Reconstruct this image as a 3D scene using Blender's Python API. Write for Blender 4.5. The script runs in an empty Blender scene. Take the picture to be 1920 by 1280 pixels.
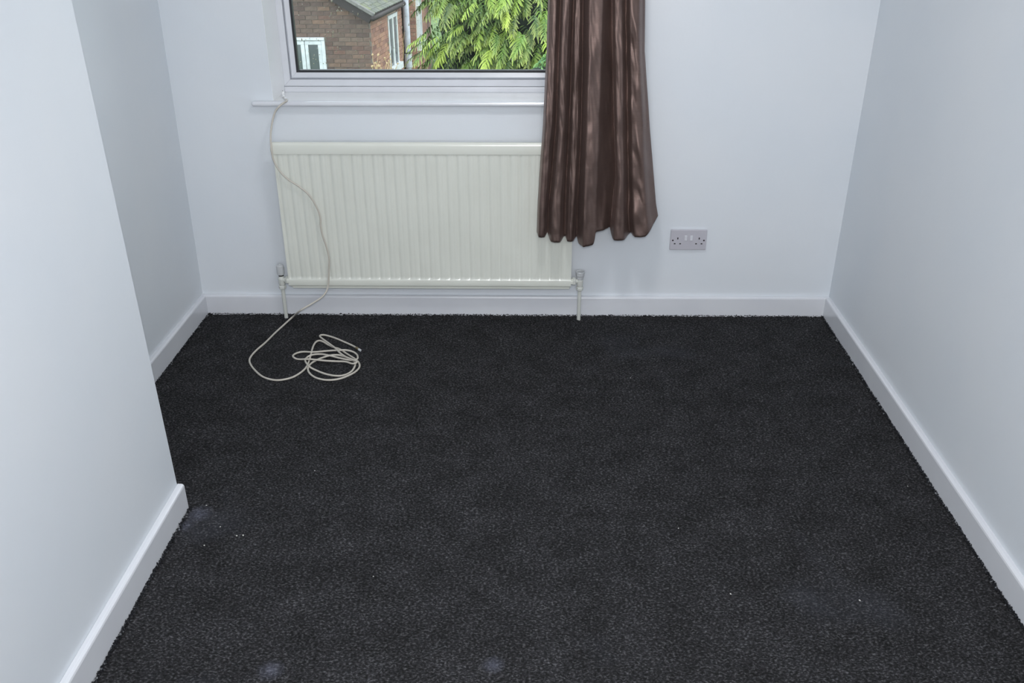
import bpy, bmesh, math, random
import numpy as np
from mathutils import Vector, Matrix
random.seed(7)
rng = np.random.default_rng(7)
C = bpy.context.scene
col = C.collection
PI = math.pi

# ------------------------------------------------------------------ camera
F_PX, YAW, PITCH, ROLL, CAM_H = 1692.3, .0146, .4659, -.0017, 1.6039
def cam_basis():
    cy, sy, cp, sp = math.cos(YAW), math.sin(YAW), math.cos(PITCH), math.sin(PITCH)
    f = Vector((-sy*cp, cy*cp, -sp)); r = Vector((cy, sy, 0)); u = r.cross(f)
    cr, sr = math.cos(ROLL), math.sin(ROLL)
    return r*cr + u*sr, -r*sr + u*cr, f
RV, UV_, FV = cam_basis()
CAMP = Vector((0, 0, CAM_H))
cd = bpy.data.cameras.new('camera')
cd.sensor_width = 36; cd.lens = F_PX/1920*36; cd.clip_start = .02; cd.clip_end = 300
cam = bpy.data.objects.new('camera', cd); col.objects.link(cam)
m3 = Matrix((RV, UV_, -FV)).transposed()
cam.matrix_world = Matrix.Translation(CAMP) @ m3.to_4x4()
C.camera = cam
def ray(px, py): return FV + RV*((px-960)/F_PX) - UV_*((py-640)/F_PX)
def at(px, py, Y):                      # measured photo position -> point on the plane y = Y
    d = ray(px, py); return CAMP + d*(Y/d.y)
def on(px, py, Z=0.0):                  # measured photo position -> point on the plane z = Z
    d = ray(px, py); return CAMP + d*((Z-CAM_H)/d.z)

# ------------------------------------------------------------------ light
w = bpy.data.worlds.new('overcast_sky'); C.world = w; w.use_nodes = True
bg = w.node_tree.nodes['Background']
bg.inputs[0].default_value = (.82, .90, 1.0, 1); bg.inputs[1].default_value = 3.6
sd = bpy.data.lights.new('hazy_sun', 'SUN'); sd.energy = 1.7; sd.angle = math.radians(16); sd.color = (1, .95, .86)
sun = bpy.data.objects.new('hazy_sun', sd); col.objects.link(sun)
sun.rotation_euler = Vector((-.75, .42, -.72)).to_track_quat('-Z', 'Y').to_euler()
fl = bpy.data.lights.new('camera_flash', 'SPOT'); fl.energy = 80; fl.shadow_soft_size = .03
fl.spot_size = math.radians(108); fl.spot_blend = .9; fl.color = (1, .976, .992)
flo = bpy.data.objects.new('camera_flash', fl); col.objects.link(flo)
flo.location = CAMP + UV_*.11 - FV*.02
flo.rotation_euler = (FV - UV_*.12).to_track_quat('-Z', 'Y').to_euler()
pl = bpy.data.lights.new('ceiling_bounce_fill', 'AREA'); pl.shape = 'DISK'; pl.size = .32; pl.energy = 10; pl.color = (1, .976, .992)  # fill added in place of flash bounced off the ceiling
plo = bpy.data.objects.new('ceiling_bounce_fill', pl); col.objects.link(plo); plo.location = (.05, 2.35, 2.27)
dl = bpy.data.lights.new('rear_fill_light', 'AREA'); dl.shape = 'RECTANGLE'; dl.size = 1.3; dl.size_y = 1.2; dl.energy = 34; dl.color = (1, .976, .992)  # soft fill added behind the camera, standing in for scattered flash
dlo = bpy.data.objects.new('rear_fill_light', dl); col.objects.link(dlo); dlo.location = (.1, -.70, 1.68); dlo.rotation_euler = (PI/2, 0, 0)
C.view_settings.view_transform = 'Standard'; C.view_settings.look = 'None'
C.view_settings.exposure = 0; C.view_settings.gamma = 1; C.view_settings.use_curve_mapping = False

# ------------------------------------------------------------------ helpers
def lin(r, g, b):
    f = lambda c: (c/255)/12.92 if c/255 <= .04045 else ((c/255+.055)/1.055)**2.4
    return (f(r), f(g), f(b), 1)
def mat(name, rgb, rough=.5, metal=0, var=None, vscale=20, bump=0, bscale=200, spec=.5, rnd=None, sheen=0, coat=0, stretch=None, detail=4):
    m = bpy.data.materials.new(name); m.use_nodes = True
    nt = m.node_tree; N = nt.nodes; L = nt.links; p = N['Principled BSDF']
    p.inputs['Base Color'].default_value = lin(*rgb); p.inputs['Roughness'].default_value = rough
    p.inputs['Metallic'].default_value = metal; p.inputs['Specular IOR Level'].default_value = spec
    if sheen: p.inputs['Sheen Weight'].default_value = sheen
    if coat: p.inputs['Coat Weight'].default_value = coat; p.inputs['Coat Roughness'].default_value = .12
    tc = N.new('ShaderNodeTexCoord'); vec = tc.outputs['Object']
    if stretch:
        mp = N.new('ShaderNodeMapping'); mp.inputs['Scale'].default_value = stretch
        L.new(vec, mp.inputs['Vector']); vec = mp.outputs[0]
    colour = None
    if rnd:      # list of colours picked per object ('obj') or per island
        src = N.new('ShaderNodeObjectInfo').outputs['Random'] if rnd[0] == 'obj' else N.new('ShaderNodeNewGeometry').outputs['Random Per Island']
        cr = N.new('ShaderNodeValToRGB'); els = cr.color_ramp.elements
        cs = rnd[1]; els[0].position = 0; els[0].color = lin(*cs[0]); els[1].position = 1; els[1].color = lin(*cs[-1])
        for i, c in enumerate(cs[1:-1]):
            e = els.new((i+1)/(len(cs)-1)); e.color = lin(*c)
        L.new(src, cr.inputs[0]); colour = cr.outputs[0]
    if var:
        nz = N.new('ShaderNodeTexNoise'); nz.inputs['Scale'].default_value = vscale; nz.inputs['Detail'].default_value = detail
        L.new(vec, nz.inputs['Vector'])
        r2 = N.new('ShaderNodeValToRGB'); r2.color_ramp.elements[0].position = .35; r2.color_ramp.elements[1].position = .65
        L.new(nz.outputs['Fac'], r2.inputs[0])
        mx = N.new('ShaderNodeMix'); mx.data_type = 'RGBA'
        L.new(r2.outputs[0], mx.inputs[0])
        if colour is not None:
            mx.blend_type = 'MULTIPLY'; L.new(colour, mx.inputs[6]); mx.inputs[7].default_value = (*[c/255 for c in var], 1)
        else:
            mx.inputs[6].default_value = lin(*rgb); mx.inputs[7].default_value = lin(*var)
        colour = mx.outputs[2]
    if colour is not None: L.new(colour, p.inputs['Base Color'])
    if bump:
        nb = N.new('ShaderNodeTexNoise'); nb.inputs['Scale'].default_value = bscale; nb.inputs['Detail'].default_value = 3
        L.new(vec, nb.inputs['Vector'])
        b = N.new('ShaderNodeBump'); b.inputs['Strength'].default_value = bump; b.inputs['Distance'].default_value = .002
        L.new(nb.outputs['Fac'], b.inputs['Height']); L.new(b.outputs[0], p.inputs['Normal'])
    return m

def box(bm, x0, x1, y0, y1, z0, z1):
    v = [bm.verts.new(p) for p in ((x0,y0,z0),(x1,y0,z0),(x1,y1,z0),(x0,y1,z0),(x0,y0,z1),(x1,y0,z1),(x1,y1,z1),(x0,y1,z1))]
    for f in ((0,3,2,1),(4,5,6,7),(0,1,5,4),(1,2,6,5),(2,3,7,6),(3,0,4,7)): bm.faces.new([v[i] for i in f])
    return v
def hexa(bm, P):                                  # eight corners, same order as box
    v = [bm.verts.new(p) for p in P]
    for f in ((0,3,2,1),(4,5,6,7),(0,1,5,4),(1,2,6,5),(2,3,7,6),(3,0,4,7)): bm.faces.new([v[i] for i in f])
def lathe(bm, c, prof, n=24, axis=(0,0,1)):       # prof: (radius, height) list along axis from c
    q = Vector((0,0,1)).rotation_difference(Vector(axis)); rings = []
    for r, h in prof:
        rings.append([bm.verts.new(Vector(c) + q @ Vector((r*math.cos(2*PI*k/n), r*math.sin(2*PI*k/n), h))) for k in range(n)])
    for a, b in zip(rings, rings[1:]):
        for k in range(n): bm.faces.new((a[k], a[(k+1)%n], b[(k+1)%n], b[k]))
    bm.faces.new(rings[0][::-1]); bm.faces.new(rings[-1])
def tube(bm, pts, r, n=10):
    pts = [Vector(p) for p in pts]; rings = []; up = Vector((0,0,1)); t0 = (pts[1]-pts[0]).normalized()
    nrm = t0.cross(up if abs(t0.z) < .9 else Vector((1,0,0))).normalized()
    for i, p in enumerate(pts):
        t = (pts[min(i+1,len(pts)-1)] - pts[max(i-1,0)]).normalized()
        nrm = (nrm - t*nrm.dot(t)).normalized(); b = t.cross(nrm)
        rr = r[i] if isinstance(r, (list, tuple)) else r
        rings.append([bm.verts.new(p + nrm*rr*math.cos(2*PI*k/n) + b*rr*math.sin(2*PI*k/n)) for k in range(n)])
    for a, b in zip(rings, rings[1:]):
        for k in range(n): bm.faces.new((a[k], a[(k+1)%n], b[(k+1)%n], b[k]))
    bm.faces.new(rings[0][::-1]); bm.faces.new(rings[-1])
def spline(P, n=8):
    P = [Vector(p) for p in P]; out = []
    for i in range(len(P)-1):
        a, b, c, d = P[max(i-1,0)], P[i], P[i+1], P[min(i+2,len(P)-1)]
        for k in range(n):
            t = k/n
            out.append(.5*((2*b) + (c-a)*t + (2*a-5*b+4*c-d)*t*t + (3*b-a-3*c+d)*t**3))
    out.append(P[-1]); return out
def obj(name, bm, m, parent=None, smooth=False, bevel=0, seg=2, origin=None, normals=True):
    if normals: bmesh.ops.recalc_face_normals(bm, faces=bm.faces)
    me = bpy.data.meshes.new(name)
    if origin is not None: bmesh.ops.translate(bm, verts=bm.verts, vec=-Vector(origin))
    bm.to_mesh(me); bm.free()
    if m: me.materials.append(m)
    if smooth:
        for p in me.polygons: p.use_smooth = True
    o = bpy.data.objects.new(name, me); col.objects.link(o)
    if origin is not None: o.location = origin
    if parent: o.parent = parent
    if bevel:
        b = o.modifiers.new('bevel', 'BEVEL'); b.width = bevel; b.segments = seg; b.limit_method = 'ANGLE'; b.angle_limit = math.radians(35)
        b.harden_normals = False
    return o
def rawmesh(name, verts, faces, m, parent=None, smooth=False):
    me = bpy.data.meshes.new(name); me.from_pydata(verts, [], faces); me.update()
    if m: me.materials.append(m)
    if smooth: me.polygons.foreach_set('use_smooth', [True]*len(me.polygons))
    o = bpy.data.objects.new(name, me); col.objects.link(o)
    if parent: o.parent = parent
    return o
def thing(name, label, cat, loc=(0,0,0), group=None):
    o = bpy.data.objects.new(name, None); col.objects.link(o); o.location = loc; o.empty_display_size = .05
    o['label'] = label; o['category'] = cat
    if group: o['group'] = group
    return o
def tag(o, label=None, cat=None, kind=None):
    if label: o['label'] = label
    if cat: o['category'] = cat
    if kind: o['kind'] = kind
    return o
def under(parent, o):                              # parent at a moved empty, keep world position
    o.parent = parent; o.matrix_parent_inverse = Matrix.Translation(-Vector(parent.location)); return o
def struct(name, bm, m, label, **k): return tag(obj(name, bm, m, **k), label, None, 'structure')

# ------------------------------------------------------------------ materials
M_wall = mat('wall_paint', (222, 228, 233), .55, bump=.12, bscale=90, var=(219, 226, 232), vscale=3, spec=.35)
M_ceil = mat('ceiling_paint', (235, 235, 233), .8, bump=.1, bscale=60)
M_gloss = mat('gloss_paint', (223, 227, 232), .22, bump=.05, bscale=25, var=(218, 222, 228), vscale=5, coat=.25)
M_sill = mat('whitened_sill_paint', (240, 243, 245), .2, bump=.06, bscale=18, var=(235, 239, 241), vscale=4, coat=.35)  # whitened beyond the gloss paint to stand in for daylight
M_upvc = mat('window_upvc', (216, 220, 226), .3, var=(209, 213, 219), vscale=6)
M_seal = mat('black_gasket', (30, 32, 36), .5)
M_rad = mat('radiator_enamel', (226, 230, 221), .2, bump=.03, bscale=15, coat=.3, var=(222, 226, 217), vscale=5)
M_valve = mat('valve_paint', (208, 212, 206), .25, coat=.3, bump=.1, bscale=120)
M_knob = mat('valve_knob_plastic', (196, 200, 202), .28, coat=.3)
M_collar = mat('dark_collar', (34, 32, 30), .8)  # near-black, for the collar under the ribbed cap
M_sock = mat('socket_plastic', (190, 190, 198), .3)
M_rock = mat('rocker_plastic', (214, 217, 223), .22)
M_hole = mat('socket_hole', (14, 14, 16), .6)
M_screw = mat('socket_screw', (70, 62, 66), .35, metal=.7)
M_cable = mat('cable_sheath', (196, 192, 182), .42, bump=.05, bscale=300)
M_brass = mat('plug_metal', (150, 140, 115), .3, metal=.8)
M_pole = mat('curtain_pole_metal', (120, 112, 104), .3, metal=.9)
M_fill_disc = mat('fill_disc_white', (235, 235, 230), .8)  # plain white of the added ceiling disc

def carpet_material():
    m = bpy.data.materials.new('charcoal_loop_carpet'); m.use_nodes = True
    nt = m.node_tree; N = nt.nodes; L = nt.links; p = N['Principled BSDF']
    p.inputs['Roughness'].default_value = .95; p.inputs['Specular IOR Level'].default_value = .12
    tc = N.new('ShaderNodeTexCoord')
    mp = N.new('ShaderNodeMapping'); mp.inputs['Scale'].default_value = (.62, 1, 1); L.new(tc.outputs['Object'], mp.inputs[0])
    def noise(s, d, src):
        n = N.new('ShaderNodeTexNoise'); n.inputs['Scale'].default_value = s; n.inputs['Detail'].default_value = d; L.new(src, n.inputs['Vector']); return n
    n1 = noise(225, 3, mp.outputs[0]); n2 = noise(9, 3, tc.outputs['Object']); n3 = noise(1.8, 4, tc.outputs['Object'])
    cr = N.new('ShaderNodeValToRGB'); e = cr.color_ramp.elements
    e[0].position = .36; e[0].color = lin(28, 29, 29); e[1].position = .74; e[1].color = lin(94, 95, 97)
    x = e.new(.54); x.color = lin(48, 48, 50)
    L.new(n1.outputs['Fac'], cr.inputs[0])
    mx = N.new('ShaderNodeMix'); mx.data_type = 'RGBA'; mx.blend_type = 'MULTIPLY'; mx.inputs[0].default_value = 1
    r2 = N.new('ShaderNodeValToRGB'); e = r2.color_ramp.elements
    e[0].position = .35; e[0].color = (.78, .78, .78, 1); e[1].position = .65; e[1].color = (1.1, 1.1, 1.12, 1)
    L.new(n2.outputs['Fac'], r2.inputs[0]); L.new(cr.outputs[0], mx.inputs[6]); L.new(r2.outputs[0], mx.inputs[7])
    # chalky dust rubbed into the pile here and there
    r3 = N.new('ShaderNodeValToRGB'); e = r3.color_ramp.elements
    e[0].position = .6; e[0].color = (0, 0, 0, 1); e[1].position = .8; e[1].color = (.35, .35, .35, 1)
    L.new(n3.outputs['Fac'], r3.inputs[0])
    m2 = N.new('ShaderNodeMix'); m2.data_type = 'RGBA'; L.new(r3.outputs[0], m2.inputs[0]); L.new(mx.outputs[2], m2.inputs[6]); m2.inputs[7].default_value = lin(78, 82, 92)
    last = m2.outputs[2]
    for px, py, rad in ((508, 1256, .035), (925, 1246, .03), (372, 962, .045), (345, 985, .03)):
        q = on(px, py); d = N.new('ShaderNodeVectorMath'); d.operation = 'DISTANCE'; d.inputs[1].default_value = q
        L.new(tc.outputs['Object'], d.inputs[0])
        mr = N.new('ShaderNodeMapRange'); mr.inputs[1].default_value = rad; mr.inputs[2].default_value = 0; mr.inputs[3].default_value = 0; mr.inputs[4].default_value = .6
        L.new(d.outputs['Value'], mr.inputs[0])
        mu = N.new('ShaderNodeMath'); mu.operation = 'MULTIPLY'; L.new(mr.outputs[0], mu.inputs[0]); L.new(n1.outputs['Fac'], mu.inputs[1])
        k = N.new('ShaderNodeMix'); k.data_type = 'RGBA'; L.new(mu.outputs[0], k.inputs[0]); L.new(last, k.inputs[6]); k.inputs[7].default_value = lin(118, 122, 140)
        last = k.outputs[2]
    L.new(last, p.inputs['Base Color'])
    b = N.new('ShaderNodeBump'); b.inputs['Strength'].default_value = .6; b.inputs['Distance'].default_value = .003
    n4 = noise(420, 2, tc.outputs['Object']); L.new(n4.outputs['Fac'], b.inputs['Height']); L.new(b.outputs[0], p.inputs['Normal'])
    return m
M_carpet = carpet_material()

def taffeta():
    m = bpy.data.materials.new('bronze_taffeta'); m.use_nodes = True
    nt = m.node_tree; N = nt.nodes; L = nt.links; p = N['Principled BSDF']
    p.inputs['Roughness'].default_value = .46; p.inputs['Metallic'].default_value = .7; p.inputs['Specular IOR Level'].default_value = .5
    p.inputs['Sheen Weight'].default_value = .12; p.inputs['Sheen Roughness'].default_value = .4; p.inputs['Sheen Tint'].default_value = lin(190, 165, 160)
    tc = N.new('ShaderNodeTexCoord')
    def noise(s, d, sc):
        mp = N.new('ShaderNodeMapping'); mp.inputs['Scale'].default_value = sc; L.new(tc.outputs['Object'], mp.inputs[0])
        n = N.new('ShaderNodeTexNoise'); n.inputs['Scale'].default_value = s; n.inputs['Detail'].default_value = d; L.new(mp.outputs[0], n.inputs['Vector']); return n
    slub = noise(60, 3, (.35, .35, 14)); vert = noise(9, 4, (1, 1, .5))
    cr = N.new('ShaderNodeValToRGB'); e = cr.color_ramp.elements
    e[0].position = .35; e[0].color = lin(116, 98, 92); e[1].position = .65; e[1].color = lin(136, 116, 109)
    L.new(vert.outputs['Fac'], cr.inputs[0])
    mx = N.new('ShaderNodeMix'); mx.data_type = 'RGBA'; mx.blend_type = 'MULTIPLY'; mx.inputs[0].default_value = .35
    L.new(cr.outputs[0], mx.inputs[6]); L.new(slub.outputs['Fac'], mx.inputs[7]); L.new(mx.outputs[2], p.inputs['Base Color'])
    b1 = N.new('ShaderNodeBump'); b1.inputs['Strength'].default_value = .35; b1.inputs['Distance'].default_value = .0012; L.new(slub.outputs['Fac'], b1.inputs['Height'])
    cre = noise(16, 2, (1, 1, .8))
    b2 = N.new('ShaderNodeBump'); b2.inputs['Strength'].default_value = .45; b2.inputs['Distance'].default_value = .008
    L.new(cre.outputs['Fac'], b2.inputs['Height']); L.new(b1.outputs[0], b2.inputs['Normal']); L.new(b2.outputs[0], p.inputs['Normal'])
    return m
M_taf = taffeta()

def pane_material():
    m = bpy.data.materials.new('window_glass'); m.use_nodes = True
    nt = m.node_tree; N = nt.nodes; L = nt.links; N.remove(N['Principled BSDF'])
    t = N.new('ShaderNodeBsdfTransparent'); t.inputs[0].default_value = (.95, .97, .96, 1)
    g = N.new('ShaderNodeBsdfGlossy'); g.inputs['Roughness'].default_value = .02
    fr = N.new('ShaderNodeFresnel'); fr.inputs['IOR'].default_value = 1.35
    mx = N.new('ShaderNodeMixShader'); L.new(fr.outputs[0], mx.inputs[0]); L.new(t.outputs[0], mx.inputs[1]); L.new(g.outputs[0], mx.inputs[2])
    L.new(mx.outputs[0], N['Material Output'].inputs['Surface'])
    return m
M_glass = pane_material()
M_drop = mat('raindrop_water', (255, 255, 255), .03); _p = M_drop.node_tree.nodes['Principled BSDF']
_p.inputs['Transmission Weight'].default_value = 1; _p.inputs['IOR'].default_value = 1.33
M_darkglass = mat('far_window_glass', (70, 76, 80), .08, var=(95, 100, 100), vscale=2, spec=.8)

# ------------------------------------------------------------------ room shell
D = 3.45; T = .018; HS = .087; HC = 2.4; YB = -.75
XL, XR = -1.347, 1.266
def xl(y, z=0): return XL - .009*(D-y) + .016*z*.9
def xr(y, z=0): return XR - .019*(D-y) + .004*z
XN, YN = -.985, 2.104
def xn(y, z=0): return XN - .005*(YN-y) - .011*z
CUT = .9
# carpeted floor: pile built as a fine displaced grid where the room is seen
bm = bmesh.new(); box(bm, -2.3, 1.5, YB-.1, D+.1, -.12, -.006)
floor = struct('floor', bm, M_carpet, 'charcoal grey heathered loop pile carpet')
def carpet_grid():
    s = .0036; x0, x1, y0, y1 = -1.37, 1.275, CUT, D
    nx, ny = int((x1-x0)/s), int((y1-y0)/s)
    X, Y = np.meshgrid(np.linspace(x0, x1, nx), np.linspace(y0, y1, ny))
    X = X + rng.uniform(-.3, .3, X.shape)*s; Y = Y + rng.uniform(-.3, .3, X.shape)*s
    r = rng.random(X.shape); r2 = (r + np.roll(r, 1, 0) + np.roll(r, 1, 1) + np.roll(np.roll(r, 1, 0), 1, 1))/4
    Z = (r-.5)*.0022 + (r2-.5)*.006 + .0006*np.sin(X*9+1)*np.sin(Y*7)
    V = np.stack([X, Y, Z], -1).reshape(-1, 3).astype(np.float32)
    i = np.arange(nx*ny).reshape(ny, nx)
    Fc = np.stack([i[:-1,:-1], i[:-1,1:], i[1:,1:], i[1:,:-1]], -1).reshape(-1, 4).astype(np.int32)
    me = bpy.data.meshes.new('carpet_pile'); me.vertices.add(len(V)); me.vertices.foreach_set('co', V.ravel())
    me.loops.add(Fc.size); me.loops.foreach_set('vertex_index', Fc.ravel())
    me.polygons.add(len(Fc)); me.polygons.foreach_set('loop_start', np.arange(0, Fc.size, 4, dtype=np.int32))
    me.polygons.foreach_set('loop_total', np.full(len(Fc), 4, dtype=np.int32)); me.polygons.foreach_set('use_smooth', np.ones(len(Fc), bool))
    me.update(calc_edges=True); me.materials.append(M_carpet)
    o = bpy.data.objects.new('carpet_pile', me); col.objects.link(o); o.parent = floor; o['kind'] = 'stuff'
carpet_grid()
# ragged tufts of the cut carpet edge where it meets the skirting
M_tuft = mat('cut_carpet_tufts', (40, 42, 46), .95, spec=.1, rnd=('isl', [(26,27,30),(38,40,43),(30,31,34),(52,54,58),(34,36,38),(44,46,50),(30,32,34),(150,154,158)]))
def tufts():
    V, Fc = [], []
    def add(p, r):
        b = len(V); a = Vector((random.uniform(-1,1), random.uniform(-1,1), random.uniform(.2,1.5))).normalized()
        q = Vector((0,0,1)).rotation_difference(a)
        for v in ((r,0,0),(-r,0,0),(0,r,0),(0,-r,0),(0,0,r*random.uniform(1.3,2.4)),(0,0,-r)): V.append(Vector(p) + q @ Vector(v))
        for f in ((0,2,4),(2,1,4),(1,3,4),(3,0,4),(2,0,5),(1,2,5),(3,1,5),(0,3,5)): Fc.append(tuple(b+i for i in f))
    y = CUT
    while y < D-T:
        wv = .003*math.sin(y*13)+.002*math.sin(y*31)
        for k in range(3):
            add((xr(y)-T-abs(random.gauss(0,.003))-.001+wv*.5, y+random.uniform(-.002,.002), random.uniform(.001,.006)), random.uniform(.0018,.0034))
            if y > YN: add((xl(y)+T+abs(random.gauss(0,.003))+.001, y, random.uniform(.001,.005)), random.uniform(.0015,.003))
            else: add((xn(y)+T+abs(random.gauss(0,.004))+.001+wv*.5, y, random.uniform(.001,.007)), random.uniform(.0018,.0036))
        y += .0042
    x = xl(D)+T
    while x < xr(D)-T:
        for k in range(1): add((x, D-T-abs(random.gauss(0,.002)), random.uniform(.001,.005)), random.uniform(.0015,.003))
        x += .0042
    o = rawmesh('carpet_edge_tufts', V, Fc, M_tuft, floor); o['kind'] = 'stuff'; o['label'] = 'frayed cut edge of the carpet with pale backing threads'
tufts()

# far wall with the window opening
WX0, WX1, WZ0, WZ1 = -.953, .152, .868, 2.06
ZS_ = .886
RX0, RX1 = -.945, .146                       # reveal narrows slightly at the frame
YO = 3.74
bm = bmesh.new()
hexa(bm, [(-1.6,D,-.1),(WX0,D,-.1),(RX0,YO,-.1),(-1.6,YO,-.1),(-1.6,D,HC),(WX0,D,HC),(RX0,YO,HC),(-1.6,YO,HC)])
hexa(bm, [(WX1,D,-.1),(1.6,D,-.1),(1.6,YO,-.1),(RX1,YO,-.1),(WX1,D,HC),(1.6,D,HC),(1.6,YO,HC),(RX1,YO,HC)])
hexa(bm, [(WX0,D,-.1),(WX1,D,-.1),(RX1,YO,-.1),(RX0,YO,-.1),(WX0,D,WZ0),(WX1,D,WZ0),(RX1,YO,WZ0),(RX0,YO,WZ0)])
hexa(bm, [(WX0,D,WZ1),(WX1,D,WZ1),(RX1,YO,WZ1),(RX0,YO,WZ1),(WX0,D,HC),(WX1,D,HC),(RX1,YO,HC),(RX0,YO,HC)])
bmesh.ops.remove_doubles(bm, verts=bm.verts, dist=1e-5)
struct('wall_far', bm, M_wall, 'white painted far wall with the window in it')
def wallbox(name, f, y0, y1, th, label):
    bm = bmesh.new(); s = -1 if th < 0 else 1
    hexa(bm, [(f(y0,-.1)+th,y0,-.1),(f(y0,-.1),y0,-.1),(f(y1,-.1),y1,-.1),(f(y1,-.1)+th,y1,-.1),
              (f(y0,HC)+th,y0,HC),(f(y0,HC),y0,HC),(f(y1,HC),y1,HC),(f(y1,HC)+th,y1,HC)])
    return struct(name, bm, M_wall, label)
wallbox('wall_left', xl, YN-.3, D, -.15, 'white wall of the left recess beside the radiator')
wallbox('wall_right', xr, YB-.1, D, .15, 'plain white right wall')
bm = bmesh.new()
hexa(bm, [(-2.3,YB,-.1),(xn(YB,-.1),YB,-.1),(xn(YN,-.1),YN,-.1),(-2.3,YN,-.1),(-2.3,YB,HC),(xn(YB,HC),YB,HC),(xn(YN,HC),YN,HC),(-2.3,YN,HC)])
struct('wall_left_projection', bm, M_wall, 'projecting white wall face in the left foreground', bevel=.003)
bm = bmesh.new(); box(bm, -2.3, 1.5, YB-.15, YB, -.1, HC); struct('wall_back', bm, M_wall, 'white wall behind the viewer')
bm = bmesh.new(); box(bm, -2.3, 1.6, YB-.15, YO, HC, HC+.12); struct('ceiling', bm, M_ceil, 'white ceiling')

# skirting boards: flat face with a softly rounded top edge
def skirting(name, a, b, inward, label):
    bm = bmesh.new(); a, b = Vector(a), Vector(b); n = Vector(inward)
    prof = [(0,-.01),(T,-.01),(T,HS-.008),(T-.0015,HS-.0035),(T-.005,HS-.0008),(T-.009,HS),(0,HS)]
    A = [bm.verts.new(a + n*d + Vector((0,0,z))) for d, z in prof]; B = [bm.verts.new(b + n*d + Vector((0,0,z))) for d, z in prof]
    k = len(prof)
    for i in range(k): bm.faces.new((A[i], A[(i+1)%k], B[(i+1)%k], B[i]))
    bm.faces.new(A[::-1]); bm.faces.new(B)
    return struct(name, bm, M_gloss, label)
skirting('baseboard_far', (xl(D)+.001, D, 0), (xr(D)-.001, D, 0), (0,-1,0), 'white gloss skirting board under the radiator')
skirting('baseboard_left', (xl(YN), YN, 0), (xl(D-T), D-T, 0), (1,0,0), 'white skirting board in the left recess')
skirting('baseboard_right', (xr(YB), YB, 0), (xr(D-T), D-T, 0), (-1,0,0), 'white skirting board along the right wall')
skirting('baseboard_left_projection', (xn(YB), YB, 0), (xn(YN), YN, 0), (1,0,0), 'white skirting board ending square at the wall corner')

# ------------------------------------------------------------------ window
bm = bmesh.new(); hexa(bm, [(WX0,D-.0008,ZS_-.002),(WX0+.0015,D-.0008,ZS_-.002),(RX0+.0015,3.60,ZS_-.002),(RX0,3.60,ZS_-.002),(WX0,D-.0008,WZ1),(WX0+.0015,D-.0008,WZ1),(RX0+.0015,3.60,WZ1),(RX0,3.60,WZ1)])  # lining added to brighten the reveal; its white stands in for daylight
struct('trim_1', bm, M_sill, 'glossy white painted window reveal on the left, whitened to add daylight')
bm = bmesh.new(); hexa(bm, [(WX1-.0015,D-.0008,ZS_-.002),(WX1,D-.0008,ZS_-.002),(RX1,3.60,ZS_-.002),(RX1-.0015,3.60,ZS_-.002),(WX1-.0015,D-.0008,WZ1),(WX1,D-.0008,WZ1),(RX1,3.60,WZ1),(RX1-.0015,3.60,WZ1)])
struct('trim_2', bm, M_sill, 'glossy white painted window reveal on the right, whitened to add daylight')
win = bpy.data.objects.new('window_1', None); col.objects.link(win); win['kind'] = 'structure'; win['label'] = 'white plastic framed window with rain on the glass'
ZS = .886
bm = bmesh.new()   # sill board with rounded nose, horns beside the reveal
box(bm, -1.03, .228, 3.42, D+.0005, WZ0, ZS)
s1 = obj('window_sill_nose', bm, M_gloss, win, bevel=.0075, seg=4)  # same board as the sill top, coloured darker to offset the flash
bm = bmesh.new(); hexa(bm, [(WX0+.0005,D-.012,WZ0+.001),(WX1-.0005,D-.012,WZ0+.001),(RX1,3.64,WZ0+.001),(RX0,3.64,WZ0+.001),(WX0+.0005,D-.012,ZS-.0004),(WX1-.0005,D-.012,ZS-.0004),(RX1,3.64,ZS+.001),(RX0,3.64,ZS+.001)])
obj('window_sill', bm, M_sill, win)
FY = 3.60; FX0, FX1 = -.944, .145
ZF0, ZF1 = .909, 2.04
def ring(bm, x0, x1, z0, z1, wd, y0, y1):          # four mitred rails
    o = [(x0,z0),(x1,z0),(x1,z1),(x0,z1)]; i = [(x0+wd,z0+wd),(x1-wd,z0+wd),(x1-wd,z1-wd),(x0+wd,z1-wd)]
    for k in range(4):
        a, b = o[k], o[(k+1)%4]; c, d = i[(k+1)%4], i[k]
        hexa(bm, [(a[0],y0,a[1]),(b[0],y0,b[1]),(c[0],y0,c[1]),(d[0],y0,d[1]),(a[0],y1,a[1]),(b[0],y1,b[1]),(c[0],y1,c[1]),(d[0],y1,d[1])])
bm = bmesh.new(); box(bm, FX0, FX1, FY-.006, FY+.03, ZS, ZF0-.0012); obj('frame_cover_strip', bm, M_upvc, win, bevel=.004, seg=3)
bm = bmesh.new(); ring(bm, FX0, FX1, ZF0, ZF1, .0255, FY, FY+.07); obj('window_frame', bm, M_upvc, win, bevel=.0015)
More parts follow.
